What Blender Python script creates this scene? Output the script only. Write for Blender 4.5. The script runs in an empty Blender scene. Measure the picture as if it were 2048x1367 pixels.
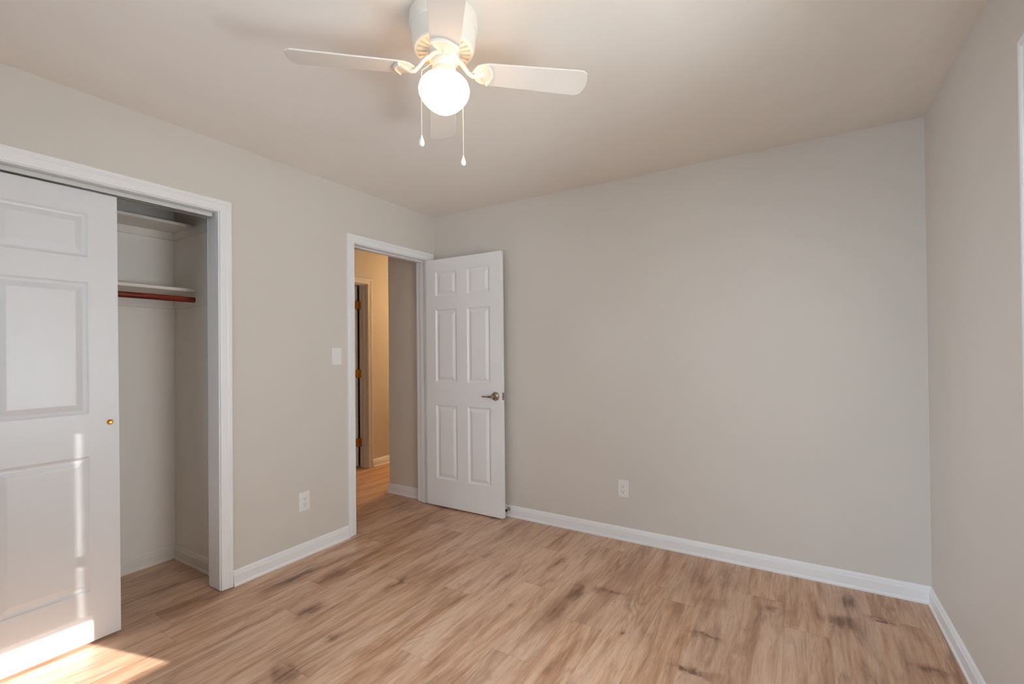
import bpy, bmesh, math, random
from mathutils import Vector, Matrix

sc = bpy.context.scene
COL = sc.collection
rnd = random.Random(7)

# ------------------------------------------------------------------ camera
F_PX, PPX, PPY = 925.27, 11.875, 10.949
RGT = Vector((0.85552, 0.51775, -0.0096))
UPV = Vector((0.0122, -0.0016, 0.9999))
FWD = Vector((-0.5177, 0.85552, 0.0077))
FWD.normalize(); RGT = (RGT - FWD * RGT.dot(FWD)).normalized(); UPV = RGT.cross(FWD)
cam_d = bpy.data.cameras.new('camera')
cam_d.sensor_width = 36.0
cam_d.lens = 36.0 * F_PX / 2048
cam_d.shift_x = -PPX / 2048
cam_d.shift_y = PPY / 2048
cam_d.clip_start = 0.02
cam = bpy.data.objects.new('camera', cam_d)
COL.objects.link(cam)
M = Matrix((RGT, UPV, -FWD)).transposed().to_4x4()
M.translation = Vector((2.6824, -3.0486, 1.2815))
cam.matrix_world = M
sc.camera = cam

# ------------------------------------------------------------------ world, sun, daylight, exposure
w = bpy.data.worlds.new('sky'); sc.world = w
w.use_nodes = True
bg = w.node_tree.nodes['Background']
bg.inputs[0].default_value = (0.62, 0.80, 1.0, 1)
bg.inputs[1].default_value = 2.6

SUN_DIR = Vector((-1.0, -0.278, -0.315)).normalized()
sd = bpy.data.lights.new('sun', 'SUN')
sd.energy = 19.0; sd.angle = math.radians(0.34); sd.color = (1.0, 0.97, 0.93)
sun = bpy.data.objects.new('sun', sd); COL.objects.link(sun)
sun.location = (9, 0, 4)
sun.rotation_euler = SUN_DIR.to_track_quat('-Z', 'Y').to_euler()

def daylight(name, loc, dirv, sx, sy, power, color):
    d = bpy.data.lights.new(name, 'AREA'); d.shape = 'RECTANGLE'
    d.size, d.size_y, d.energy, d.color = sx, sy, power, color
    o = bpy.data.objects.new(name, d); COL.objects.link(o)
    o.location = loc
    o.rotation_euler = Vector(dirv).to_track_quat('-Z', 'Z').to_euler()
    return o
daylight('daylight_front', (1.55, -3.98, 1.50), (0, 1, 0), 2.7, 1.5, 9, (0.74, 0.87, 1.0))
daylight('side_fill', (-2.2, -6.6, 1.7), (3.7, 3.0, -0.2), 4.5, 3.4, 1080, (0.72, 0.86, 1.0))  # added panel outside the rear window, aimed to brighten the right wall
daylight('sky_front', (-1.2, -7.2, 4.6), (2.6, 3.4, -3.0), 7.0, 3.5, 1150, (0.62, 0.81, 1.0))
daylight('daylight_right', (3.60, -1.85, 1.40), (-1, 0, 0), 1.5, 1.5, 188, (0.84, 0.92, 1.0))

sc.view_settings.view_transform = 'Standard'
sc.view_settings.look = 'None'
sc.view_settings.exposure = 0.03
sc.view_settings.gamma = 1.0
sc.view_settings.use_curve_mapping = False
try:
    sc.cycles.use_denoising = True
    sc.cycles.max_bounces = 10
    sc.cycles.diffuse_bounces = 6
    sc.cycles.sample_clamp_indirect = 4.0
    sc.cycles.caustics_reflective = False
    sc.cycles.caustics_refractive = False
except Exception:
    pass

# ------------------------------------------------------------------ dimensions (metres)
H = 2.44          # ceiling
W = 3.24          # right wall
YF = -3.66        # wall behind the camera
WT = 0.12         # wall thickness

# ------------------------------------------------------------------ materials
def lin(r, g, b):
    f = lambda c: (c / 255 / 12.92) if c / 255 <= 0.04045 else ((c / 255 + 0.055) / 1.055) ** 2.4
    return (f(r), f(g), f(b), 1)

class NT:
    def __init__(s, name):
        s.m = bpy.data.materials.new(name); s.m.use_nodes = True
        s.t = s.m.node_tree; s.b = s.t.nodes['Principled BSDF']
        s.out = s.t.nodes['Material Output']
    def n(s, typ, **kw):
        x = s.t.nodes.new(typ)
        for k, v in kw.items():
            if k.startswith('i_'):
                k2 = k[2:]; x.inputs[int(k2) if k2.isdigit() else k2.replace('_', ' ')].default_value = v
            else: setattr(x, k, v)
        return x
    def l(s, a, b): s.t.links.new(a, b)
    def set(s, **kw):
        for k, v in kw.items(): s.b.inputs[k.replace('_', ' ')].default_value = v
    def math(s, op, a, b=None, clamp=False):
        x = s.n('ShaderNodeMath', operation=op); x.use_clamp = clamp
        for i, v in enumerate((a, b)):
            if v is None: continue
            if isinstance(v, (int, float)): x.inputs[i].default_value = v
            else: s.l(v, x.inputs[i])
        return x.outputs[0]
    def mix(s, f, a, b, mode='MIX'):
        x = s.n('ShaderNodeMix', data_type='RGBA', blend_type=mode)
        for i, v in ((0, f), (6, a), (7, b)):
            if isinstance(v, (int, float, tuple)): x.inputs[i].default_value = v
            else: s.l(v, x.inputs[i])
        return x.outputs[2]
    def ramp(s, f, stops):
        x = s.n('ShaderNodeValToRGB'); e = x.color_ramp.elements
        while len(e) < len(stops): e.new(0.5)
        for i, (p, c) in enumerate(stops): e[i].position = p; e[i].color = c
        s.l(f, x.inputs[0]); return x.outputs[0]
    def bump(s, h, strength, dist):
        x = s.n('ShaderNodeBump'); x.inputs['Strength'].default_value = strength; x.inputs['Distance'].default_value = dist
        s.l(h, x.inputs['Height']); s.l(x.outputs[0], s.b.inputs['Normal'])

def paint(name, col, rough, bump=0.0, scale=260.0, spec=0.5):
    k = NT(name); k.set(Base_Color=col, Roughness=rough); k.b.inputs['Specular IOR Level'].default_value = spec
    tc = k.n('ShaderNodeTexCoord')
    nz = k.n('ShaderNodeTexNoise'); nz.inputs['Scale'].default_value = scale; nz.inputs['Detail'].default_value = 3
    k.l(tc.outputs['Object'], nz.inputs['Vector'])
    big = k.n('ShaderNodeTexNoise'); big.inputs['Scale'].default_value = 1.7
    k.l(tc.outputs['Object'], big.inputs['Vector'])
    c2 = tuple(c * 0.96 for c in col[:3]) + (1,)
    k.l(k.mix(big.outputs['Fac'], col, c2), k.b.inputs['Base Color'])
    if bump: k.bump(nz.outputs['Fac'], bump, 0.001)
    return k.m

WALL = paint('wall_paint', lin(214, 207, 198), 0.62, 0.12)
CEIL = paint('ceiling_paint', lin(238, 231, 222), 0.9, 0.15, 180, 0.2)
TRIM = paint('trim_paint', lin(238, 237, 236), 0.32, 0.03, 60)
CLOSET_PAINT = paint('closet_paint', lin(244, 239, 232), 0.6, 0.1)
SHELF = paint('shelf_paint', lin(236, 230, 222), 0.42, 0.06, 40)
PLATE = paint('plate_plastic', lin(236, 234, 230), 0.28)
TRACKM = paint('track_paint', lin(205, 205, 200), 0.35)
FANW = paint('fan_white', lin(226, 219, 208), 0.35)
FANB = paint('fan_blade_white', lin(226, 218, 208), 0.5)
FOB = paint('chain_fob', lin(246, 242, 235), 0.3)

def simple(name, col, rough, metal=0.0):
    k = NT(name); k.set(Base_Color=col, Roughness=rough, Metallic=metal)
    tc = k.n('ShaderNodeTexCoord'); nz = k.n('ShaderNodeTexNoise'); nz.inputs['Scale'].default_value = 90
    k.l(tc.outputs['Object'], nz.inputs['Vector'])
    k.l(k.math('ADD', k.math('MULTIPLY', nz.outputs['Fac'], 0.08), rough - 0.04), k.b.inputs['Roughness'])
    return k.m
DARK = simple('dark_slot', (0.012, 0.011, 0.010, 1), 0.7)
SLOTM = simple('vent_recess', lin(216, 200, 174), 0.7)
RUBBER = simple('black_rubber', (0.01, 0.01, 0.01, 1), 0.6)
NICKEL = simple('satin_nickel', lin(176, 160, 142), 0.28, 1.0)
BRASS = simple('aged_brass', lin(206, 150, 66), 0.34, 0.7)
BRASS_BRIGHT = simple('bright_brass', lin(214, 150, 60), 0.25, 1.0)
BRONZE = simple('brown_hinge_metal', lin(168, 124, 96), 0.4, 1.0)
CHAINM = simple('chain_metal', lin(236, 224, 204), 0.4, 0.15)
LINER = simple('track_metal', lin(190, 186, 176), 0.3, 0.7)
VINYL = simple('window_vinyl', lin(235, 236, 236), 0.35)

def door_paint():
    k = NT('embossed_door_paint'); col = lin(222, 222, 223)
    k.set(Base_Color=col, Roughness=0.34)
    tc = k.n('ShaderNodeTexCoord')
    mp = k.n('ShaderNodeMapping'); mp.inputs['Scale'].default_value = (9.0, 1.0, 1.1)
    k.l(tc.outputs['Object'], mp.inputs['Vector'])
    n1 = k.n('ShaderNodeTexNoise'); n1.inputs['Scale'].default_value = 1.0; n1.inputs['Detail'].default_value = 1.5
    k.l(mp.outputs[0], n1.inputs['Vector'])
    rings = k.math('SINE', k.math('MULTIPLY', n1.outputs['Fac'], 130.0))
    mp2 = k.n('ShaderNodeMapping'); mp2.inputs['Scale'].default_value = (160.0, 1.0, 5.0)
    k.l(tc.outputs['Object'], mp2.inputs['Vector'])
    n2 = k.n('ShaderNodeTexNoise'); n2.inputs['Scale'].default_value = 1.0; n2.inputs['Detail'].default_value = 3
    k.l(mp2.outputs[0], n2.inputs['Vector'])
    h = k.math('ADD', k.math('MULTIPLY', rings, 0.30), n2.outputs['Fac'])
    k.bump(h, 0.13, 0.0012)
    return k.m
DOORP = door_paint()

def rod_wood():
    k = NT('red_stained_wood'); k.set(Roughness=0.22)
    tc = k.n('ShaderNodeTexCoord'); mp = k.n('ShaderNodeMapping'); mp.inputs['Scale'].default_value = (60, 5, 60)
    k.l(tc.outputs['Object'], mp.inputs['Vector'])
    n = k.n('ShaderNodeTexNoise'); n.inputs['Scale'].default_value = 1; n.inputs['Detail'].default_value = 4
    k.l(mp.outputs[0], n.inputs['Vector'])
    k.l(k.ramp(n.outputs['Fac'], [(0.3, (0.07, 0.006, 0.003, 1)), (0.55, (0.20, 0.016, 0.007, 1)), (0.75, (0.42, 0.05, 0.02, 1))]), k.b.inputs['Base Color'])
    return k.m
ROD = rod_wood()

def glass():
    k = NT('window_glass')
    tr = k.n('ShaderNodeBsdfTransparent'); gl = k.n('ShaderNodeBsdfGlossy'); gl.inputs['Roughness'].default_value = 0.02
    fr = k.n('ShaderNodeFresnel'); fr.inputs['IOR'].default_value = 1.45
    mx = k.n('ShaderNodeMixShader')
    k.l(fr.outputs[0], mx.inputs[0]); k.l(tr.outputs[0], mx.inputs[1]); k.l(gl.outputs[0], mx.inputs[2])
    k.l(mx.outputs[0], k.out.inputs[0])
    return k.m
GLASS = glass()

def slat():
    k = NT('blind_slat')
    d = k.n('ShaderNodeBsdfDiffuse'); d.inputs['Color'].default_value = lin(240, 240, 238)
    t = k.n('ShaderNodeBsdfTranslucent'); t.inputs['Color'].default_value = lin(240, 238, 230)
    mx = k.n('ShaderNodeMixShader'); mx.inputs[0].default_value = 0.72
    k.l(d.outputs[0], mx.inputs[1]); k.l(t.outputs[0], mx.inputs[2]); k.l(mx.outputs[0], k.out.inputs[0])
    return k.m
SLAT = slat()

def emit(name, col, strength):
    k = NT(name)
    k.set(Base_Color=(0.9, 0.88, 0.84, 1), Roughness=0.3)
    k.b.inputs['Emission Color'].default_value = col
    k.b.inputs['Emission Strength'].default_value = strength
    tc = k.n('ShaderNodeTexCoord'); n = k.n('ShaderNodeTexNoise'); n.inputs['Scale'].default_value = 8
    k.l(tc.outputs['Object'], n.inputs['Vector'])
    k.l(k.math('ADD', k.math('MULTIPLY', n.outputs['Fac'], strength * 0.04), strength * 0.98), k.b.inputs['Emission Strength'])
    return k.m
GLOBE = emit('lit_globe_glass', (1.0, 0.64, 0.34, 1), 6.0)
HALLGLOBE = emit('lit_hall_glass', (1.0, 0.65, 0.33, 1), 260.0)

KNOTS = [  # x, y, half width, half length, strength: dark knots and mineral streaks printed on the planks
 (0.58, -1.62, .030, .050, .85), (0.875, -1.69, .022, .030, .75), (0.905, -1.95, .060, .045, .85), (1.25, -.84, .016, .10, .75),
 (1.423, -.54, .018, .07, .75), (1.661, -.79, .026, .075, .9), (1.647, -1.0, .026, .07, .75), (1.81, -.69, .060, .022, .85),
 (1.805, -1.39, .020, .045, .7), (2.848, -.41, .045, .040, .9), (2.874, -.19, .026, .060, .75), (2.31, -.84, .040, .014, .9),
 (2.304, -1.104, .055, .014, .9), (3.01, -.298, .040, .015, .9), (3.11, -.63, .050, .022, .85), (.209, -1.426, .022, .16, .8),
 (.378, -1.29, .026, .14, .75), (.765, -1.20, .022, .09, .8), (.233, -1.15, .018, .09, .6), (1.423, -1.07, .011, .018, .9),
 (1.985, -1.0, .009, .024, .8), (2.33, -.97, .012, .11, .5), (2.62, -.45, .020, .10, .55), (.35, -.35, .05, .05, .6),
 (2.55, -.45, .03, .02, .7), (2.16, -.30, .05, .20, .5), (2.25, -.52, .06, .03, .55), (3.05, -.8, .03, .25, .45), (1.85, -.45, .05, .12, .45)]

def floor_mat():
    k = NT('oak_plank_floor')
    k.b.inputs['Specular IOR Level'].default_value = 0.6
    tc = k.n('ShaderNodeTexCoord')
    at = k.n('ShaderNodeVertexColor', layer_name='plank'); sp = k.n('ShaderNodeSeparateColor'); k.l(at.outputs[0], sp.inputs[0])
    r1, r2, r3 = sp.outputs
    xyz = k.n('ShaderNodeSeparateXYZ'); k.l(tc.outputs['Object'], xyz.inputs[0])
    X, Y = xyz.outputs[0], xyz.outputs[1]
    def vec(sx, sy, off):
        c = k.n('ShaderNodeCombineXYZ')
        k.l(k.math('MULTIPLY', X, sx), c.inputs[0]); k.l(k.math('MULTIPLY', Y, sy), c.inputs[1])
        k.l(k.math('MULTIPLY', off, 97.0), c.inputs[2]); return c.outputs[0]
    def noise(v, detail=3, rough=0.55, dist=0.0):
        n = k.n('ShaderNodeTexNoise'); n.inputs['Scale'].default_value = 1.0; n.inputs['Detail'].default_value = detail
        n.inputs['Roughness'].default_value = rough; n.inputs['Distortion'].default_value = dist
        k.l(v, n.inputs['Vector']); return n.outputs['Fac']
    broad = noise(vec(7.5, 1.15, r1), 4, 0.6, 1.3)
    med = noise(vec(20, 2.4, r3), 4, 0.6, 1.0)
    streak = noise(vec(64, 3.0, r2), 4, 0.65, 0.6)
    fine = noise(vec(300, 16, r3), 2, 0.6)
    blot = noise(vec(4.5, 1.3, r3), 2, 0.5, 0.8)
    # cathedral figure: contour lines of a stretched noise
    cath = k.math('SINE', k.math('MULTIPLY', noise(vec(8, 0.9, r2), 1.0, 0.4, 0.3), 105.0))
    cmask = k.math('MULTIPLY', k.math('SUBTRACT', blot, 0.53, True), 5.0, True)
    light, mid, dark, deep = lin(216, 179, 150), lin(190, 147, 115), lin(146, 101, 71), lin(92, 56, 36)
    tone = k.math('ADD', k.math('MULTIPLY', broad, 0.48), k.math('ADD', k.math('MULTIPLY', med, 0.28), k.math('MULTIPLY', streak, 0.24)))
    tone = k.math('ADD', tone, k.math('MULTIPLY', k.math('SUBTRACT', r1, 0.5), 0.05))
    base = k.ramp(tone, [(0.35, dark), (0.455, mid), (0.56, light), (0.70, lin(222, 188, 160))])
    # greyish drift per plank
    base = k.mix(k.math('MULTIPLY', r2, 0.22), base, lin(176, 152, 138))
    lines = k.math('MULTIPLY', k.math('ADD', cath, 0.15, True), cmask)
    base = k.mix(k.math('MULTIPLY', lines, 0.42), base, lin(112, 84, 68))
    fin = k.math('MULTIPLY', k.math('SUBTRACT', fine, 0.54, True), 2.0, True)
    base = k.mix(fin, base, dark)
    st = noise(vec(11, 1.5, r3), 4, 0.62, 1.6)
    dk = k.math('MULTIPLY', k.math('SUBTRACT', st, 0.55, True), 6.0, True)
    dk = k.math('MULTIPLY', dk, k.math('ADD', k.math('MULTIPLY', streak, 1.5), -0.15), True)
    base = k.mix(k.math('MULTIPLY', dk, 0.70), base, deep)
    # knots
    wx = k.math('MULTIPLY', k.math('SUBTRACT', noise(vec(26, 9, r1), 3), 0.5), 0.09)
    wy = k.math('MULTIPLY', k.math('SUBTRACT', noise(vec(11, 14, r3), 3), 0.5), 0.12)
    xw, yw = k.math('ADD', X, wx), k.math('ADD', Y, wy)
    acc = None
    for (kx, ky, sx, sy, s) in KNOTS:
        a = k.math('MULTIPLY', k.math('SUBTRACT', xw, kx), 0.60 / sx); b = k.math('MULTIPLY', k.math('SUBTRACT', yw, ky), 0.60 / sy)
        d = k.math('ADD', k.math('MULTIPLY', a, a), k.math('MULTIPLY', b, b))
        e = k.math('MULTIPLY', k.math('POWER', 2.718, k.math('MULTIPLY', d, -1.0)), s)
        acc = e if acc is None else k.math('MAXIMUM', acc, e)
    kn = k.math('MULTIPLY', acc, k.math('ADD', k.math('MULTIPLY', streak, 2.0), -0.05), True)
    base = k.mix(k.math('MULTIPLY', kn, 0.72, True), base, lin(122, 76, 46))
    core = k.math('MULTIPLY', k.math('SUBTRACT', kn, 0.45, True), 2.2, True)
    base = k.mix(k.math('MULTIPLY', core, 0.62), base, lin(64, 35, 20))
    # seams from the plank's own uv (metres from its edges)
    uv = k.n('ShaderNodeUVMap', uv_map='edge'); suv = k.n('ShaderNodeSeparateXYZ'); k.l(uv.outputs[0], suv.inputs[0])
    ex = k.math('MINIMUM', suv.outputs[0], k.math('SUBTRACT', 0.178, suv.outputs[0]))
    sx_ = k.math('SUBTRACT', 1.0, k.math('DIVIDE', ex, 0.0011), True)
    ey = k.math('SUBTRACT', 1.0, k.math('DIVIDE', suv.outputs[1], 0.0022), True)
    seam = k.math('MAXIMUM', k.math('MULTIPLY', sx_, 0.30), k.math('MULTIPLY', ey, 0.60))
    base = k.mix(seam, base, lin(84, 62, 48))
    k.l(base, k.b.inputs['Base Color'])
    k.l(k.math('ADD', k.math('MULTIPLY', fine, 0.14), 0.33), k.b.inputs['Roughness'])
    k.bump(k.math('SUBTRACT', k.math('MULTIPLY', fine, 0.5), seam), 0.18, 0.0009)
    return k.m
FLOOR = floor_mat()

# ------------------------------------------------------------------ mesh helpers
class MB:
    def __init__(s): s.v, s.f, s.mi, s.sm = [], [], [], []
    def add(s, vs, fs, mi=0, smooth=False):
        o = len(s.v); s.v += [tuple(v) for v in vs]
        for f in fs: s.f.append([i + o for i in f]); s.mi.append(mi); s.sm.append(smooth)
        return s
    def box(s, x0, x1, y0, y1, z0, z1, mi=0):
        vs = [(x, y, z) for z in (z0, z1) for y in (y0, y1) for x in (x0, x1)]
        return s.add(vs, [(0, 2, 3, 1), (4, 5, 7, 6), (0, 1, 5, 4), (2, 6, 7, 3), (0, 4, 6, 2), (1, 3, 7, 5)], mi)
    def bbox(s, x0, x1, y0, y1, z0, z1, b, mi=0, axis='y'):
        # box whose outline (seen along `axis`) has chamfered front rim; front is -axis
        if axis == 'y':
            R = [((x0, x1), (z0, z1), y1), ((x0, x1), (z0, z1), y0 + b), ((x0 + b, x1 - b), (z0 + b, z1 - b), y0)]
            vs = []
            for (xa, xb), (za, zb), y in R: vs += [(xa, y, za), (xb, y, za), (xb, y, zb), (xa, y, zb)]
        fs = [(0, 3, 2, 1), (8, 9, 10, 11)]
        for r in (0, 4):
            for i in range(4): j = (i + 1) % 4; fs.append((r + i, r + j, r + 4 + j, r + 4 + i))
        return s.add(vs, fs, mi)
    def lathe(s, prof, seg=48, c=(0, 0, 0), mi=0, smooth=True, axis='z'):
        vs = []
        for r, z in prof:
            for i in range(seg):
                a = 2 * math.pi * i / seg; x, y = r * math.cos(a), r * math.sin(a)
                p = (x, y, z) if axis == 'z' else ((x, z, y) if axis == 'y' else (z, x, y))
                vs.append((c[0] + p[0], c[1] + p[1], c[2] + p[2]))
        fs = []
        for k in range(len(prof) - 1):
            for i in range(seg):
                j = (i + 1) % seg
                fs.append((k * seg + i, k * seg + j, (k + 1) * seg + j, (k + 1) * seg + i))
        if prof[0][0] > 1e-6: fs.append(tuple(range(seg))[::-1])
        if prof[-1][0] > 1e-6: fs.append(tuple(range((len(prof) - 1) * seg, len(prof) * seg)))
        return s.add(vs, fs, mi, smooth)
    def tube(s, pts, rad, seg=12, mi=0, flat=1.0, up=Vector((0, 0, 1))):
        pts = [Vector(p) for p in pts]; n = len(pts); vs = []
        rads = rad if isinstance(rad, (list, tuple)) else [rad] * n
        for i, p in enumerate(pts):
            t = (pts[min(i + 1, n - 1)] - pts[max(i - 1, 0)]).normalized()
            u = up if abs(t.dot(up)) < 0.95 else Vector((1, 0, 0))
            a = t.cross(u).normalized(); b = a.cross(t)
            for k in range(seg):
                q = 2 * math.pi * k / seg
                vs.append(p + a * math.cos(q) * rads[i] + b * math.sin(q) * rads[i] * flat)
        fs = []
        for i in range(n - 1):
            for k in range(seg):
                j = (k + 1) % seg; fs.append((i * seg + k, i * seg + j, (i + 1) * seg + j, (i + 1) * seg + k))
        fs += [tuple(range(seg))[::-1], tuple(range((n - 1) * seg, n * seg))]
        return s.add(vs, fs, mi, True)
    def ball(s, c, r, seg=8, rings=6, mi=0):
        return s.lathe([(max(1e-7, r * math.sin(math.pi * i / rings)), -r * math.cos(math.pi * i / rings)) for i in range(rings + 1)], seg, c, mi)
    def build(s, name, mats, parent=None, bevel=0.0, segs=2, loc=None, rot=None, merge=True):
        me = bpy.data.meshes.new(name)
        me.from_pydata(s.v, [], s.f)
        mats = mats if isinstance(mats, (list, tuple)) else [mats]
        for m in mats: me.materials.append(m)
        for p, mi, sm in zip(me.polygons, s.mi, s.sm): p.material_index = mi; p.use_smooth = sm
        bm = bmesh.new(); bm.from_mesh(me)
        if merge: bmesh.ops.remove_doubles(bm, verts=bm.verts, dist=1e-6)
        bmesh.ops.recalc_face_normals(bm, faces=bm.faces)
        bm.to_mesh(me); bm.free()
        if any(s.sm): me.set_sharp_from_angle(angle=math.radians(38))
        o = bpy.data.objects.new(name, me); COL.objects.link(o)
        if parent: o.parent = parent
        if loc is not None: o.location = loc
        if rot is not None: o.rotation_euler = rot
        if bevel:
            b = o.modifiers.new('bevel', 'BEVEL'); b.width = bevel; b.segments = segs
            b.limit_method = 'ANGLE'; b.angle_limit = math.radians(40)
        return o

def tag(o, label, cat, group=None, kind=None):
    o['label'] = label; o['category'] = cat
    if group: o['group'] = group
    if kind: o['kind'] = kind
    return o
def structure(o, label, cat): return tag(o, label, cat, kind='structure')
def thing(name, label, cat, loc=(0, 0, 0), rotz=0.0, group=None):
    o = bpy.data.objects.new(name, None); COL.objects.link(o); o.empty_display_size = 0.1
    o.location = loc; o.rotation_euler = (0, 0, rotz)
    return tag(o, label, cat, group)

def frame_sweep(mb, prof, y0, y1, zb, zt, put, closed=False, mi=0):
    """mitred casing round an opening [y0,y1]x[zb,zt]; prof = (across, thick); put(a, z, t) -> xyz"""
    st = []
    for wd, t in prof:
        if closed: ring = [(y0 - wd, zb - wd), (y0 - wd, zt + wd), (y1 + wd, zt + wd), (y1 + wd, zb - wd)]
        else: ring = [(y0 - wd, zb), (y0 - wd, zt + wd), (y1 + wd, zt + wd), (y1 + wd, zb)]
        st.append([put(a, z, t) for a, z in ring])
    n = len(prof); vs = [p for r in st for p in r]; fs = []
    for k in range(n):
        k2 = (k + 1) % n
        for i in range(4 if closed else 3):
            j = (i + 1) % 4; fs.append((k * 4 + i, k * 4 + j, k2 * 4 + j, k2 * 4 + i))
    if not closed:
        fs.append(tuple(k * 4 for k in range(n))); fs.append(tuple(k * 4 + 3 for k in range(n))[::-1])
    return mb.add(vs, fs, mi)

CASING = [(0.0, 0.0), (0.0, 0.0085), (0.0015, 0.0100), (0.0035, 0.0106), (0.034, 0.0124), (0.0365, 0.0150), (0.0395, 0.0160), (0.0425, 0.0152),
          (0.0450, 0.0166), (0.0555, 0.0166), (0.0590, 0.0142), (0.060, 0.0)]
BASE = [(0.0, 0.0), (0.019, 0.0), (0.019, 0.009), (0.0155, 0.014), (0.0135, 0.017), (0.0135, 0.058), (0.0125, 0.063), (0.0095, 0.067), (0.0095, 0.072),
        (0.008, 0.077), (0.0045, 0.0835), (0.002, 0.086), (0.0, 0.086)]

def plan_sweep(mb, pts, prof=BASE, mi=0):
    """sweep a baseboard profile along wall points in plan; room side is on the left of travel"""
    P = [Vector((x, y)) for x, y in pts]; n = len(P); segs = [(P[i + 1] - P[i]).normalized() for i in range(n - 1)]
    nor = [Vector((-d.y, d.x)) for d in segs]; vs = []
    for i in range(n):
        if i == 0: off = nor[0]
        elif i == n - 1: off = nor[-1]
        else:
            a, b = nor[i - 1], nor[i]; off = (a + b) / (1 + a.dot(b))
        for d, z in prof: q = P[i] + off * d; vs.append((q.x, q.y, z))
    m = len(prof); fs = []
    for i in range(n - 1):
        for k in range(m): k2 = (k + 1) % m; fs.append((i * m + k, (i + 1) * m + k, (i + 1) * m + k2, i * m + k2))
    fs.append(tuple(range(m))); fs.append(tuple(range((n - 1) * m, n * m))[::-1])
    return mb.add(vs, fs, mi)

# ------------------------------------------------------------------ structure: openings
D0, D1, DH = -0.845, -0.085, 2.052        # bedroom door jambs (y) and head (z)
C0, C1, CH = -3.545, -1.745, 2.052        # closet opening
N0, N1, NZ0, NZ1 = -2.44, -1.249, 0.842, 2.088   # window in the right wall
B0, B1 = 0.35, 2.75                       # unseen window behind the camera (x), assumed for its fill light
G0, G1 = -0.29, 0.472                     # hall door on the far hall wall
HX = -1.40                                # far hall wall face

def wall_with(mb, axis, t0, t1, a0, a1, holes):
    """slab between t0..t1 in thickness, a0..a1 along, 0..H high, with rectangular holes (a, b, z0, z1)"""
    def put(p, q, z0, z1):
        if q - p < 1e-6 or z1 - z0 < 1e-6: return
        if axis == 'y': mb.box(t0, t1, p, q, z0, z1)
        else: mb.box(p, q, t0, t1, z0, z1)
    cur = a0
    for a, b, z0, z1 in sorted(holes):
        put(cur, a, 0, H); put(a, b, 0, z0); put(a, b, z1, H); cur = b
    put(cur, a1, 0, H)
    return mb

# floor: individual planks running along y
E0, PW, PL = 0.12, 0.178, 1.215
JOINT = {0: -2.071, 1: -1.425, 2: -1.667, 3: -1.168, 4: -1.912, 5: -1.091, 6: -1.600, 7: -0.83, 8: -1.396, 9: -1.034, 10: -1.72, 11: -.62,
         12: -1.28, 13: -0.356, 14: -0.584, 15: -1.02, 16: -0.290, 17: -0.71, -1: -2.02, -2: -1.35, -3: -2.30, -4: -1.75}
fv, ff, fcol, fuv = [], [], [], []
XL, XR, YB, YN = -4.45, W + 0.02, 3.12, YF - 0.02
k = math.floor((XL - E0) / PW)
while E0 + k * PW < XR:
    xa, xb = E0 + k * PW, E0 + (k + 1) * PW
    j = JOINT.get(k, -rnd.random() * PL)
    y = j
    while y > YN: y -= PL
    while y < YB:
        ya, yb = max(y, YN), min(y + PL, YB)
        a, b = max(xa, XL), min(xb, XR)
        i = len(fv)
        fv += [(a, ya, 0), (b, ya, 0), (b, yb, 0), (a, yb, 0)]; ff.append((i, i + 1, i + 2, i + 3))
        c = (rnd.random(), rnd.random(), rnd.random(), 1.0)
        fcol += [c] * 4
        fuv += [(a - xa, ya - y), (b - xa, ya - y), (b - xa, yb - y), (a - xa, yb - y)]
        y += PL
    k += 1
n0 = len(ff)
i = len(fv)
fv += [(XL, YN, -.05), (XR, YN, -.05), (XR, YB, -.05), (XL, YB, -.05), (XL, YN, -.0005), (XR, YN, -.0005), (XR, YB, -.0005), (XL, YB, -.0005)]
ff += [(i + 3, i + 2, i + 1, i)] + [(i + a, i + (a + 1) % 4, i + 4 + (a + 1) % 4, i + 4 + a) for a in range(4)]
me = bpy.data.meshes.new('floor'); me.from_pydata(fv, [], ff); me.materials.append(FLOOR)
ca = me.color_attributes.new('plank', 'FLOAT_COLOR', 'CORNER'); uvl = me.uv_layers.new(name='edge')
for q in range(n0 * 4):
    ca.data[q].color = fcol[q]; uvl.data[q].uv = fuv[q]
o = bpy.data.objects.new('floor', me); COL.objects.link(o)
structure(o, 'brown oak plank floor running through bedroom, closet and hall', 'floor')

o = MB().box(-4.5, W + .17, YF - .17, 3.12, H, H + .08).build('ceiling', CEIL)
structure(o, 'plain beige painted ceiling above the fan', 'ceiling')

m = wall_with(MB(), 'y', -WT, 0, YF, 0.0, [(C0 - .02, C1 + .02, 0, CH + .02), (D0 - .02, D1 + .02, 0, DH + .02)])
structure(m.build('wall_left', WALL), 'greige wall with the closet opening and bedroom doorway', 'wall')
structure(MB().box(-WT, W + .15, 0, .115, 0, H).build('wall_back', WALL), 'wide blank greige wall behind the open door', 'wall')
m = wall_with(MB(), 'y', W, W + .15, YF, 0, [(N0, N1, NZ0, NZ1)])
structure(m.build('wall_right', WALL), 'greige wall at right with the window edge', 'wall')
m = wall_with(MB(), 'x', YF - .15, YF, -.85, W + .15, [(B0, B1, .86, 2.09)])
structure(m.build('wall_front', WALL), 'greige wall behind the camera with an assumed window', 'wall')

# closet shell
structure(MB().box(-.80, -.70, YF, -1.555, 0, H).build('wall_closet_back', CLOSET_PAINT), 'pale back wall inside the closet', 'wall')
structure(MB().box(-.70, -WT, -1.665, -1.555, 0, H).build('wall_closet_side', CLOSET_PAINT), 'pale right side wall inside the closet', 'wall')
structure(plan_sweep(MB(), [(-WT, -1.665), (-.70, -1.665), (-.70, YF)]).build('baseboard_closet', SHELF), 'white baseboard round the closet floor', 'baseboard')

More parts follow.
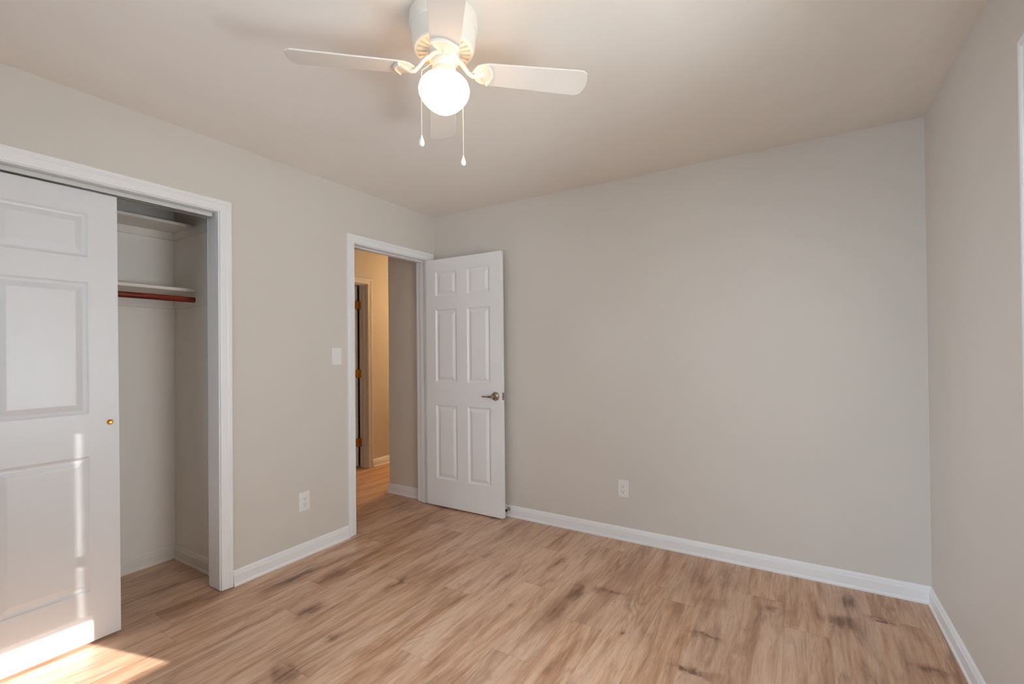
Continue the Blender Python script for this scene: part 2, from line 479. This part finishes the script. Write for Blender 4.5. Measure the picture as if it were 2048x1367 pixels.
# hall shell
structure(MB().box(-.53, -WT, -.03, 3.0, 0, H).build('wall_hall_corner', WALL), 'dim greige hall wall ending in an outside corner, seen through the doorway', 'wall')
m = wall_with(MB(), 'y', HX - .115, HX, -1.555, 3.0, [(G0 - .02, G1 + .02, 0, 2.06)])
structure(m.build('wall_hall_far', WALL), 'warmly lit far hall wall with a white door casing', 'wall')
structure(MB().box(HX - .115, -.80, -1.66, -1.555, 0, H).build('wall_hall_near', WALL), 'hall end wall out of sight beside the closet', 'wall')
structure(MB().box(HX - .115, -.53, 3.0, 3.1, 0, H).build('wall_hall_end', WALL), 'far end wall of the hall', 'wall')
m = MB().box(-4.4, HX - .115, -.60, -.50, 0, H).box(-4.4, HX - .115, 2.9, 3.0, 0, H).box(-4.5, -4.4, -.6, 3.0, 0, H)
structure(m.build('wall_dark_room', WALL), 'walls of the unlit room beyond the hall door', 'wall')

# baseboards
structure(plan_sweep(MB(), [(W, YF), (W, 0)]).build('baseboard_right', TRIM), 'white baseboard along the right wall', 'baseboard')
structure(plan_sweep(MB(), [(W - .0005, 0), (0.0, 0)]).build('baseboard_back', TRIM), 'white baseboard along the back wall', 'baseboard')
structure(plan_sweep(MB(), [(0, D0 - .0655), (0, C1 + .0665)]).build('baseboard_left', TRIM), 'short white baseboard between closet and bedroom doorway', 'baseboard')
structure(plan_sweep(MB(), [(-.155, -.03), (-.53, -.03), (-.53, 3.0)]).build('baseboard_hall_corner', TRIM), 'white baseboard turning the hall corner inside the doorway', 'baseboard')
structure(plan_sweep(MB(), [(HX, 3.0), (HX, G1 + .066)]).build('baseboard_hall_far', TRIM), 'white baseboard along the lit far hall wall', 'baseboard')

# casings and jambs
R = 0.005
m = frame_sweep(MB(), CASING, C0 - R, C1 + R, 0.004, CH + R, lambda a, z, t: (t, a, z))
structure(m.build('trim_1', TRIM), 'white moulded casing round the closet opening', 'trim')
m = MB().box(-.115, .0, C1, C1 + .02, .004, CH + .02).box(-.115, 0, C0 - .02, C0, .004, CH + .02).box(-.115, 0, C0, C1, CH, CH + .02)
structure(m.build('trim_2', TRIM, bevel=.0015), 'white jamb boards lining the closet opening', 'trim')
m = frame_sweep(MB(), CASING, D0 - R, D1 + R, 0.003, DH + R, lambda a, z, t: (t, a, z))
structure(m.build('trim_3', TRIM), 'white moulded casing round the bedroom doorway', 'trim')
m = MB()
m.box(-.131, 0, D1, D1 + .02, .002, DH + .02).box(-.131, 0, D0 - .02, D0, .002, DH + .02).box(-.131, 0, D0, D1, DH, DH + .02)
for a, b in ((D1 - .011, D1), (D0, D0 + .011)): m.box(-.078, -.042, a, b, .002, DH)
m.box(-.078, -.042, D0 + .011, D1 - .011, DH - .011, DH)
structure(m.build('trim_4', TRIM, bevel=.0015), 'white jamb with door stop lining the bedroom doorway', 'trim')
m = frame_sweep(MB(), CASING, G0 - R, G1 + R, 0.003, 2.035 + R, lambda a, z, t: (HX + t, a, z))
structure(m.build('trim_5', TRIM), 'white moulded casing on the lit far hall wall', 'trim')
m = MB()
m.box(HX - .125, HX, G1, G1 + .02, .002, 2.06).box(HX - .125, HX, G0 - .02, G0, .002, 2.06).box(HX - .125, HX, G0, G1, 2.035, 2.06)
m.box(HX - .085, HX - .045, G1 - .011, G1, .002, 2.035).box(HX - .085, HX - .045, G0, G0 + .011, .002, 2.035).box(HX - .085, HX - .045, G0 + .011, G1 - .011, 2.024, 2.035)
structure(m.build('trim_6', TRIM, bevel=.0015), 'white door jamb on the far hall wall', 'trim')

# ------------------------------------------------------------------ windows
def window(name, label, put, a0, a1, z0, z1, depth, casing=True):
    """put(a, z, d): a along the wall, d depth from the room face outwards"""
    def bx(mb, a, b, za, zb, d0, d1):
        ps = [put(p, z, d) for z in (za, zb) for d in (d0, d1) for p in (a, b)]
        mb.add(ps, [(0, 2, 3, 1), (4, 5, 7, 6), (0, 1, 5, 4), (2, 6, 7, 3), (0, 4, 6, 2), (1, 3, 7, 5)])
    m = MB()
    frame_sweep(m, CASING, a0 + .004, a1 - .004, z0 + .004, z1 - .004, lambda a, z, t: put(a, z, -t), True)
    root = m.build(name, TRIM); structure(root, label, 'window')
    f = MB()
    for (a, b, c, d) in ((a0, a0 + .045, z0, z1), (a1 - .045, a1, z0, z1), (a0 + .045, a1 - .045, z0, z0 + .03), (a0 + .045, a1 - .045, z1 - .045, z1)):
        bx(f, a, b, c, d, .055, depth)
    f.build('window_frame', VINYL, root)
    zm = (z0 + z1) / 2 - .03
    for nm, c, d, d0 in (('lower_sash', z0 + .03, zm + .02, .062), ('upper_sash', zm - .02, z1 - .045, .092)):
        s = MB(); a, b = a0 + .045, a1 - .045
        bx(s, a, a + .048, c, d, d0, d0 + .028); bx(s, b - .048, b, c, d, d0, d0 + .028)
        bx(s, a + .048, b - .048, c, c + .036, d0, d0 + .028); bx(s, a + .048, b - .048, d - .036, d, d0, d0 + .028)
        so = s.build(nm, VINYL, root)
        g = MB(); bx(g, a + .048, b - .048, c + .036, d - .036, d0 + .012, d0 + .016); g.build('pane', GLASS, so)
    return root
window('window_1', 'white cased window on the right wall, only its edge in view', lambda a, z, d: (W + d, a, z), N0, N1, NZ0, NZ1, .145)
window('window_2', 'unseen white cased window behind the camera, assumed for fill light', lambda a, z, d: (a, YF - d, z), B0, B1, .86, 2.09, .145)

# mini blind in the right-hand window, lowered to just above the sill
BX = W + .030
bl = thing('window_blind', 'white mini blind lowered in the right wall window', 'blind', (BX, (N0 + N1) / 2, 1.09))
bl.location = (BX, 0, 0)
MB().box(-.014, .014, N0 + .006, N1 - .006, NZ1 - .088, NZ1 - .002).build('headrail', VINYL, bl, bevel=.002)
m = MB()
zb, zt, pitch = 1.168, NZ1 - .095, 0.0225
ya, yb, h0, h1 = N0 + .008, N1 - .007, -1.404, -1.382
z = zb
tilt = math.radians(63)
while z < zt:
    def prof(u): return (-u * math.cos(tilt), z + u * math.sin(tilt) + 0.0)
    def strip(p, q, u0, u1):
        us = [u0 + (u1 - u0) * t / 4 for t in range(5)]
        vs = []
        for u in us:
            x, zz = prof(u); x += 0.0016 * (1 - (u / .0125) ** 2)
            vs += [(x, p, zz), (x, q, zz)]
        fs = [(2 * i, 2 * i + 1, 2 * i + 3, 2 * i + 2) for i in range(4)]
        m.add(vs, fs)
    strip(ya, h0, -.0125, .0125); strip(h1, yb, -.0125, .0125)
    strip(h0, h1, -.0125, .0078)
    z += pitch
m.build('slats', SLAT, bl, merge=False)
MB().box(-.009, .009, ya, yb, zb - .030, zb - .016).build('bottom_rail', VINYL, bl, bevel=.002)

# ------------------------------------------------------------------ panel doors
def door_leaf(name, w_, h_, mat, stile=.105, mull=.105, th=.035):
    """six-panel moulded leaf: x 0..w, y -th..0, z 0..h"""
    pw = (w_ - 2 * stile - mull) / 2
    xs = [0, stile, stile + pw, stile + pw + mull, stile + 2 * pw + mull, w_]
    s = h_ / 2.032
    zs = [0, .224 * s, .830 * s, 1.018 * s, 1.616 * s, 1.727 * s, 1.929 * s, h_]
    rings = [(0.0, 0.0), (.0025, .0012), (.006, .0055), (.012, .0085), (.017, .0095), (.021, .0090), (.042, .0022), (.045, .0018)]
    m = MB()
    for yy, sg in ((-th, 1), (0.0, -1)):
        for i in range(5):
            for j in range(7):
                x0, x1, z0, z1 = xs[i], xs[i + 1], zs[j], zs[j + 1]
                if i in (1, 3) and j in (1, 3, 5):
                    vs = []
                    for ins, d in rings:
                        y = yy + sg * d
                        vs += [(x0 + ins, y, z0 + ins), (x1 - ins, y, z0 + ins), (x1 - ins, y, z1 - ins), (x0 + ins, y, z1 - ins)]
                    fs = []
                    for r in range(len(rings) - 1):
                        for q in range(4):
                            q2 = (q + 1) % 4; fs.append((r * 4 + q, r * 4 + q2, r * 4 + 4 + q2, r * 4 + 4 + q))
                    e = (len(rings) - 1) * 4; fs.append((e, e + 1, e + 2, e + 3))
                    m.add(vs, fs)
                else:
                    m.add([(x0, yy, z0), (x1, yy, z0), (x1, yy, z1), (x0, yy, z1)], [(0, 1, 2, 3)])
    for j in range(7):
        for x in (0, w_): m.add([(x, -th, zs[j]), (x, 0, zs[j]), (x, 0, zs[j + 1]), (x, -th, zs[j + 1])], [(0, 1, 2, 3)])
    for i in range(5):
        for z in (0, h_): m.add([(xs[i], -th, z), (xs[i + 1], -th, z), (xs[i + 1], 0, z), (xs[i], 0, z)], [(0, 1, 2, 3)])
    return m.build(name, mat, bevel=.0012)

# bedroom door, swung back to the wall
LW, LH = .752, 2.032
door = door_leaf('door_1', LW, LH, TRIM)
door.location = (.006, -.083, .014); door.rotation_euler = (0, 0, math.radians(0.5))
structure(door, 'white six-panel bedroom door standing open against the back wall', 'door')
def hinge(parent, x, y, z, flip, mat, label=None, hh=.089, wdt=.030):
    m = MB()
    m.tube([(x, y, z - hh / 2), (x, y, z + hh / 2)], .0062, 12)
    for t in (-.3, -.1, .1, .3): m.tube([(x, y, z + t * hh - .0007), (x, y, z + t * hh + .0007)], .0066, 12)
    m.ball((x, y, z + hh / 2 + .002), .0055); m.ball((x, y, z - hh / 2 - .002), .0055)
    return m
def hinged(parent, zs, label):
    for z in zs:
        m = hinge(parent, -.006, .006, z, 1, BRONZE)
        m.box(-.0015, .0, -.030, .004, z - .0445, z + .0445)                 # leaf let into the door edge
        m.box(-.020, -.008, -.0035, -.0015, z - .0445, z + .0445)            # leaf on the jamb
        for dz in (-.03, 0, .03): m.lathe([(.0001, -.0048), (.0032, -.0042), (.0038, -.0033), (.0038, -.0030)], 10, (-.014, 0, z + dz), axis='y')
        h = m.build('hinge', BRONZE, parent); h['label'] = label
hinged(door, (.26, 1.02, 1.78), 'brown metal hinge')

def lever(parent, x, z, face, sgn):
    # rosette + lever, face = y of the door face, sgn -1 = towards the camera side
    h = MB()
    P = lambda r, d: (r, face + sgn * d)
    h.lathe([P(.0001, 0.0), P(.033, 0), P(.0335, .004), P(.031, .008), P(.022, .011), P(.0125, .014), P(.0115, .03), P(.0125, .046), P(.0135, .052), P(.0115, .060), P(.0001, .062)],
            40, (x, 0, z), axis='y')
    ro = h.build('door_handle', NICKEL, parent); ro['label'] = 'satin nickel lever handle'
    l = MB(); yy = face + sgn * .052
    pts = [(x + .004, yy, z), (x - .012, yy, z), (x - .03, yy, z - .001), (x - .055, yy, z - .0025), (x - .08, yy + sgn * -.002, z - .003), (x - .093, yy - sgn * .006, z - .002), (x - .100, yy - sgn * .011, z - .001)]
    l.tube(pts, [.0115, .0115, .0085, .0064, .0058, .0062, .0055], 14, flat=.85)
    l.build('lever', NICKEL, ro)
HZ = .938 - .014
lever(door, .696, HZ, -.035, -1)
lever(door, .696, HZ, 0.0, 1)
m = MB().box(LW - .001, LW + .0012, -.029, -.006, HZ - .0285, HZ + .0285)
m.tube([(LW, -.0175, HZ), (LW + .009, -.0175, HZ)], .0075, 14)
for dz in (-.022, .022): m.lathe([(.0001, .0022), (.003, .002), (.0036, .0012)], 10, (LW, -.0175, HZ + dz), axis='x', mi=1)
q = m.build('latch_plate', [NICKEL, DARK], door); q['label'] = 'satin nickel latch plate on the door edge'

# closet sliding doors
CW = .900
def slider(name, label, xloc, yr, tilt, h_, zl=.012):
    d = door_leaf(name, CW, h_, DOORP, .105, .098)
    d.location = (xloc, yr - CW, zl); d.rotation_euler = (tilt, 0, math.pi / 2)
    structure(d, label, 'door')
    m = MB()
    # recessed finger pull: dished brass cup in a raised rim
    px, pz = CW - .034, .962
    m.lathe([(.0118, -.0352), (.0118, -.0372), (.0105, -.0380), (.0090, -.0372), (.0082, -.0358), (.006, -.0353), (.0001, -.0352)], 28, (px, 0, pz), axis='y')
    f = m.build('finger_pull', BRASS_BRIGHT, d); f['label'] = 'round brass finger pull'
    return d
slider('door_2', 'white wood-grain sliding closet door partly covering the closet', -.045, -2.166, -.0172, 2.008)
slider('door_3', 'rear white sliding closet door parked behind the front one', -.1165, -2.64, 0.0, 2.006)
t = thing('door_track', 'white metal sliding door track under the closet head', 'track', (-.07, C1 - .012, CH))
L0 = C0 + .02 - (C1 - .012)
MB().box(-.046, .028, L0, 0, -.004, -.0002).box(.0335, .036, L0, 0, -.025, -.0065).box(.022, .0335, L0, 0, -.0095, -.0065).box(.022, .026, L0, 0, -.0065, -.004).build('fascia', TRACKM, t, bevel=.0006)
m = MB().box(-.006, -.004, L0, 0, -.020, -.004).box(-.046, -.044, L0, 0, -.020, -.004)
m.box(.028, .0335, L0, 0, -.0215, -.0195).box(-.004, .004, L0, 0, -.0215, -.0195).box(-.013, -.006, L0, 0, -.0215, -.0195).box(-.044, -.037, L0, 0, -.0215, -.0195)
m.build('channel', LINER, t)

# hall door, standing open into the dark room
hd = door_leaf('door_4', .735, 2.017, TRIM)
hd.location = (HX - .142, G1 - .047, .014); hd.rotation_euler = (0, 0, math.pi)
structure(hd, 'white hall door edge with brass hinges, open into a dark room', 'door')
for z in (.264, 1.032, 1.798):
    m = MB(); x, y = -.004, -.022
    m.tube([(x, y, z - .0445), (x, y, z + .0445)], .0065, 12)
    for tt in (-.3, -.1, .1, .3): m.tube([(x, y, z + tt * .089 - .0007), (x, y, z + tt * .089 + .0007)], .0069, 12)
    m.ball((x, y, z + .047), .0055); m.ball((x, y, z - .047), .0055)
    m.box(-.0025, 0, -.018, .028, z - .0445, z + .0445)                      # on the door edge
    m.box(-.050, -.004, -.0466, -.0446, z - .0445, z + .0445)
    m.box(-.0055, -.0025, -.0450, -.022, z - .0445, z + .0445)                # on the jamb
    for dz in (-.03, 0, .03):
        m.lathe([(.0001, -.0040), (.0035, -.0034), (.004, -.0024)], 10, (0, .016 + (.006 if dz == 0 else 0), z + dz), axis='x', mi=1)
    h = m.build('hinge', [BRASS, DARK], hd); h['label'] = 'aged brass hinge'

# ------------------------------------------------------------------ closet fittings
def shelf(z, depth, th, ch, which):
    o = MB().box(0, depth, YF + 1.665, 0, 0, th).build('closet_shelf', SHELF, bevel=.002, loc=(-.70, -1.665, z))
    tag(o, {'upper': 'upper white closet shelf near the closet ceiling', 'lower': 'lower white closet shelf just above the red rod'}[which], 'shelf', 'closet shelves')
    o = MB().box(0, .018, YF + 1.665, 0, -ch, -.0006).build('shelf_cleat', SHELF, bevel=.001, loc=(-.70, -1.665, z))
    tag(o, 'white wood cleat along the closet back wall under the %s shelf' % which, 'cleat', 'closet shelf cleats')
    o = MB().box(.018, .575, -.018, 0, -ch, -.0006).build('shelf_cleat', SHELF, bevel=.001, loc=(-.70, -1.665, z))
    tag(o, 'white wood cleat on the closet side wall under the %s shelf' % which, 'cleat', 'closet shelf cleats')
shelf(2.045, .255, .017, .046, 'upper')
shelf(1.652, .300, .018, .085, 'lower')
r = thing('closet_rod', 'dark red varnished wooden closet rod under the lower shelf', 'rod', (-.395, -1.683, 1.604))
MB().tube([(0, -.003, 0), (0, YF + 1.683, 0)], .0165, 24).build('pole', ROD, r)
MB().lathe([(.0001, 0), (.024, 0), (.024, -.004), (.0185, -.005), (.0175, -.004), (.0001, -.003)], 24, axis='y').build('rod_socket', SHELF, r)

# ------------------------------------------------------------------ switch and outlets (local: x right, -y out of the wall, z up)
def outlet(loc, rotz, label):
    t = thing('electrical_outlet', label, 'outlet', loc, rotz, 'wall outlets')
    MB().bbox(-.036, .036, -.0055, 0, -.0585, .0585, .0035).build('cover_plate', PLATE, t)
    for dz in (.0195, -.0195):
        m = MB(); n = 28; ring = []
        for i in range(n):
            a = 2 * math.pi * i / n; ring.append((.0172 * math.cos(a), max(-.0142, min(.0142, .0172 * math.sin(a)))))
        vs = [(x, -.0050, z + dz) for x, z in ring] + [(x, -.0070, z + dz) for x, z in ring] + [(x * .94, -.0074, z * .94 + dz) for x, z in ring]
        fs = [tuple(range(2 * n, 3 * n))] + [(k_ * n + i, k_ * n + (i + 1) % n, (k_ + 1) * n + (i + 1) % n, (k_ + 1) * n + i) for k_ in (0, 1) for i in range(n)]
        m.add(vs, fs)
        m.box(-.0075, -.0055, -.0077, -.0070, dz + .000, dz + .0085, 1).box(.0055, .0075, -.0077, -.0070, dz + .0012, dz + .0078, 1)
        m.lathe([(.0026, -.0070), (.0026, -.0077), (.0001, -.0077)], 14, (0, 0, dz - .0065), 1, axis='y')
        m.build('receptacle', [PLATE, DARK], t)
    m = MB(); m.lathe([(.0034, -.0052), (.0032, -.0064), (.0001, -.0068)], 16, axis='y'); m.box(-.0026, .0026, -.00695, -.0066, -.0004, .0004, 1)
    m.build('screw', [PLATE, DARK], t)
    return t
outlet((0.0, -1.2425, .3445), math.pi / 2, 'white outlet low on the left wall between closet and doorway')
outlet((1.6614, 0.0, .3445), 0.0, 'white outlet low on the blank back wall right of the door')
t = thing('light_switch', 'white toggle light switch on the left wall beside the doorway', 'switch', (0, -.995, 1.2575), math.pi / 2)
MB().bbox(-.036, .036, -.0055, 0, -.0585, .0585, .0035).build('cover_plate', PLATE, t)
m = MB().box(-.0055, .0055, -.0062, -.0050, -.0125, .0125, 0)
m.add([(-.0042, -.006, -.010), (.0042, -.006, -.010), (.0042, -.006, .006), (-.0042, -.006, .006), (-.0034, -.0165, .002), (.0034, -.0165, .002), (.0034, -.0155, .0085), (-.0034, -.0155, .0085)],
      [(0, 1, 5, 4), (1, 2, 6, 5), (2, 3, 7, 6), (3, 0, 4, 7), (4, 5, 6, 7)])
m.build('toggle', PLATE, t, bevel=.0006)
for dz in (.030, -.030):
    m = MB(); m.lathe([(.0034, -.0052), (.0032, -.0064), (.0001, -.0068)], 16, (0, 0, dz), axis='y'); m.box(-.0026, .0026, -.00695, -.0066, dz - .0004, dz + .0004, 1)
    m.build('screw', [PLATE, DARK], t)

# ------------------------------------------------------------------ door stop on the back baseboard
t = thing('door_stop', 'small metal door stop with black tip on the back baseboard behind the door', 'door stop', (.752, -.0135, .060))
MB().lathe([(.0001, 0), (.0125, 0), (.0125, -.003), (.006, -.006), (.0045, -.010), (.0045, -.040), (.0001, -.041)], 20, axis='y').build('rod', NICKEL, t)
MB().lathe([(.0045, -.036), (.0098, -.038), (.0102, -.048), (.0085, -.0515), (.0001, -.0525)], 20, axis='y').build('rubber_tip', RUBBER, t)

# ------------------------------------------------------------------ ceiling fan
AX = Vector((1.643, -1.8085, 0))
fan = thing('ceiling_fan', 'white four-blade ceiling fan with lit globe on the beige ceiling', 'ceiling fan', (AX.x, AX.y, H))
z0 = H
Zr = lambda z: z - z0
prof = [(.1165, 2.4395), (.1175, 2.428), (.1175, 2.398), (.1150, 2.392), (.1115, 2.389), (.1105, 2.384), (.1085, 2.352), (.1060, 2.334), (.1035, 2.326)]
MB().lathe([(r_, Zr(z)) for r_, z in prof], 64).build('motor_housing', FANW, fan)
# vented bottom plate with radial slots
m = MB(); NS, SUB = 22, 4; na = NS * SUB
rad = [.036, .052, .060, .064, .088, .092, .100, .1035]; zz = [2.3205, 2.3200, 2.3190, 2.3188, 2.3195, 2.3200, 2.3222, 2.3262]
for i in range(na):
    a0_, a1_ = 2 * math.pi * i / na, 2 * math.pi * (i + 1) / na
    for k_ in range(len(rad) - 1):
        sl = (i % SUB in (1, 2)) and k_ in (2, 3, 4)
        P = [(rad[k_] * math.cos(a0_), rad[k_] * math.sin(a0_), Zr(zz[k_])), (rad[k_] * math.cos(a1_), rad[k_] * math.sin(a1_), Zr(zz[k_])),
             (rad[k_ + 1] * math.cos(a1_), rad[k_ + 1] * math.sin(a1_), Zr(zz[k_ + 1])), (rad[k_ + 1] * math.cos(a0_), rad[k_ + 1] * math.sin(a0_), Zr(zz[k_ + 1]))]
        if not sl: m.add(P, [(0, 1, 2, 3)])
        else:
            Q = [(x, y, z + .0035) for x, y, z in P]; m.add(P + Q, [(4, 5, 6, 7)], 1)
            wl = ([(0, 4, 7, 3)] if i % SUB == 1 else [(1, 2, 6, 5)]) + ([(0, 1, 5, 4)] if k_ == 2 else []) + ([(3, 7, 6, 2)] if k_ == 4 else [])
            m.add(P + Q, wl, 1)
m.build('vented_plate', [FANW, SLOTM], fan)
MB().lathe([(.030, Zr(2.3205)), (.052, Zr(2.3195)), (.053, Zr(2.312)), (.050, Zr(2.306)), (.053, Zr(2.302)), (.054, Zr(2.294)), (.047, Zr(2.290)), (.030, Zr(2.289))], 48).build('flywheel', FANW, fan)
m = MB(); m.lathe([(.038, Zr(2.290)), (.0405, Zr(2.287)), (.0405, Zr(2.262)), (.0395, Zr(2.260)), (.0405, Zr(2.258)), (.0405, Zr(2.236)), (.038, Zr(2.233))], 40)
for a in (200, 320, 80):
    c_, s_ = math.cos(math.radians(a)), math.sin(math.radians(a))
    m.tube([(.039 * c_, .039 * s_, Zr(2.243)), (.046 * c_, .046 * s_, Zr(2.243))], .004, 10)
m.build('switch_housing', FANW, fan)
gp = [(.034, 2.238), (.040, 2.236), (.048, 2.231), (.072, 2.221), (.083, 2.207), (.0875, 2.191), (.0865, 2.176), (.080, 2.160), (.068, 2.144), (.052, 2.129), (.035, 2.118), (.018, 2.1125), (.0001, 2.111)]
MB().lathe([(r_, Zr(z)) for r_, z in gp], 64).build('lamp_globe', GLOBE, fan)

BZ = Zr(2.257); pit = math.radians(11)
def blade_bm():
    out = []; r0, r1 = .097, .504
    hw = lambda r: .0475 + (.0600 - .0475) * (r - r0) / (r1 - r0)
    top, bot = [], []
    N = 26
    for i in range(N + 1):
        r = r0 + (r1 - r0) * i / N; h = hw(r)
        if r < r0 + .06: e = 1 - (r - r0) / .06; h *= math.sqrt(max(0, 1 - e ** 2.2)) if e < 1 else 0.02
        if r > r1 - .028: e = (r - (r1 - .028)) / .028; h *= (1 - .22 * e ** 3)
        top.append((r, max(h, .004)))
    outline = [(r, h) for r, h in top]
    tip = [(r1 + .006 * math.cos(t), .78 * hw(r1) * math.sin(t)) for t in [math.radians(a) for a in (60, 40, 20, 0, -20, -40, -60)]]
    tip = [(r1 + .010 * math.cos(math.radians(a)), .78 * hw(r1) * a / 90) for a in (70, 45, 20, 0, -20, -45, -70)]
    pts = outline + tip + [(r, -h) for r, h in reversed(top)]
    m = MB(); n = len(pts); th = .0055
    vs = [(r, t, -th / 2) for r, t in pts] + [(r, t, th / 2) for r, t in pts]
    m.add(vs, [tuple(range(n))[::-1], tuple(range(n, 2 * n))] + [(i, (i + 1) % n, n + (i + 1) % n, n + i) for i in range(n)])
    return m
def iron_bm():
    """curved arm from the flywheel ending in a crescent-ended shield under the blade root"""
    m = MB()
    c = Vector((0, 0, 0))
    pts = [(.046, -.002, .040), (.060, .000, .036), (.072, .004, .022), (.086, .006, .003), (.100, .003, -.010), (.116, .001, -.0125), (.130, 0, -.0095)]
    m.tube(pts, [.0125, .0105, .009, .0085, .0085, .0075, .004], 14, flat=.8)
    # shield: the arm flares into a dished plate with a raised crescent end
    rows, cols = 22, 17
    top_v, bot_v = [], []
    for j in range(rows):
        u = j / (rows - 1)
        hw_ = .0075 + .0385 * u ** 2.0
        for i in range(cols):
            a = -1 + 2 * i / (cols - 1)
            x = .104 + .068 * u - .020 * u * u * a * a
            ridge = .0125 * math.sqrt(max(0.0, 1 - a * a)) * (1 - u) ** 1.3
            rim = .0060 * math.exp(-((u - .93) / .055) ** 2) + .0035 * abs(a) ** 6 * u
            bot_v.append((x, hw_ * a, -.0040 - .0016 - ridge - rim)); top_v.append((x, hw_ * a, -.0034))
    n = rows * cols; fs = []
    for j in range(rows - 1):
        for i in range(cols - 1):
            p = j * cols + i
            fs += [(p, p + 1, p + cols + 1, p + cols), (n + p, n + p + cols, n + p + cols + 1, n + p + 1)]
    bd = list(range(cols)) + [j * cols + cols - 1 for j in range(1, rows)] + [(rows - 1) * cols + i for i in range(cols - 2, -1, -1)] + [j * cols for j in range(rows - 2, 0, -1)]
    fs += [(bd[i], bd[(i + 1) % len(bd)], n + bd[(i + 1) % len(bd)], n + bd[i]) for i in range(len(bd))]
    m.add(bot_v + top_v, fs, 0, True)
    return m
b0 = blade_bm().build('blade', FANB, fan, bevel=.0018)
i0 = iron_bm().build('blade_iron', FANW, b0)
for kq, ang in enumerate((41.1, 131.1, 221.1, 311.1)):
    if kq == 0: b, ir = b0, i0
    else:
        b = b0.copy(); COL.objects.link(b); b.parent = fan
        ir = i0.copy(); COL.objects.link(ir); ir.parent = b
    b.location = (0, 0, BZ)
    b.rotation_euler = (-pit, 0, math.radians(ang))

def chain(path, fob_z, name='pull_chain'):
    pts = [Vector(p) for p in path]; beads = []
    d = 0.0; step = .0042
    m = MB()
    for a, b in zip(pts[:-1], pts[1:]):
        L = (b - a).length; n = max(1, int(L / step))
        for i in range(n): m.ball(a.lerp(b, i / n), .00155, 6, 4)
        m.tube([a, b], .0006, 5)
    c = m.build('pull_chain', CHAINM, fan, merge=False)
    e = pts[-1]
    f = MB(); f.lathe([(.0001, 0), (.0022, -.0008), (.0026, -.006), (.0055, -.013), (.0085, -.022), (.0092, -.028), (.0078, -.034), (.004, -.0375), (.0001, -.0385)], 20, tuple(e))
    f.build('pull_fob', FOB, c)
h_r, h_f = Vector((.8557, .5178, 0)), Vector((-.5178, .8557, 0))
pl = h_r * -.0665 + h_f * -.0625
chain([tuple(h_r * -.036 + h_f * -.026 + Vector((0, 0, Zr(2.268)))), tuple(pl * .97 + Vector((0, 0, Zr(2.2215)))), tuple(pl + Vector((0, 0, Zr(2.205)))), tuple(pl + Vector((0, 0, Zr(2.004))))], 0)
pr = h_r * .0565 + h_f * .0715
chain([tuple(h_r * .030 + h_f * .030 + Vector((0, 0, Zr(2.262)))), tuple(pr * .97 + Vector((0, 0, Zr(2.2215)))), tuple(pr + Vector((0, 0, Zr(2.205)))), tuple(pr + Vector((0, 0, Zr(1.992))))], 0)

# ------------------------------------------------------------------ hall ceiling light (out of view, lights the hall)
hl = thing('hall_ceiling_light', 'small lit dome light on the hall ceiling round the corner', 'ceiling light', (-.98, 1.95, H))
MB().lathe([(.14, 0), (.145, -.008), (.14, -.018), (.125, -.022), (.0001, -.022)], 40).build('lamp_base', NICKEL, hl)
MB().lathe([(.125, -.022), (.13, -.035), (.122, -.06), (.095, -.085), (.05, -.10), (.0001, -.104)], 40).build('lamp_dome', HALLGLOBE, hl)
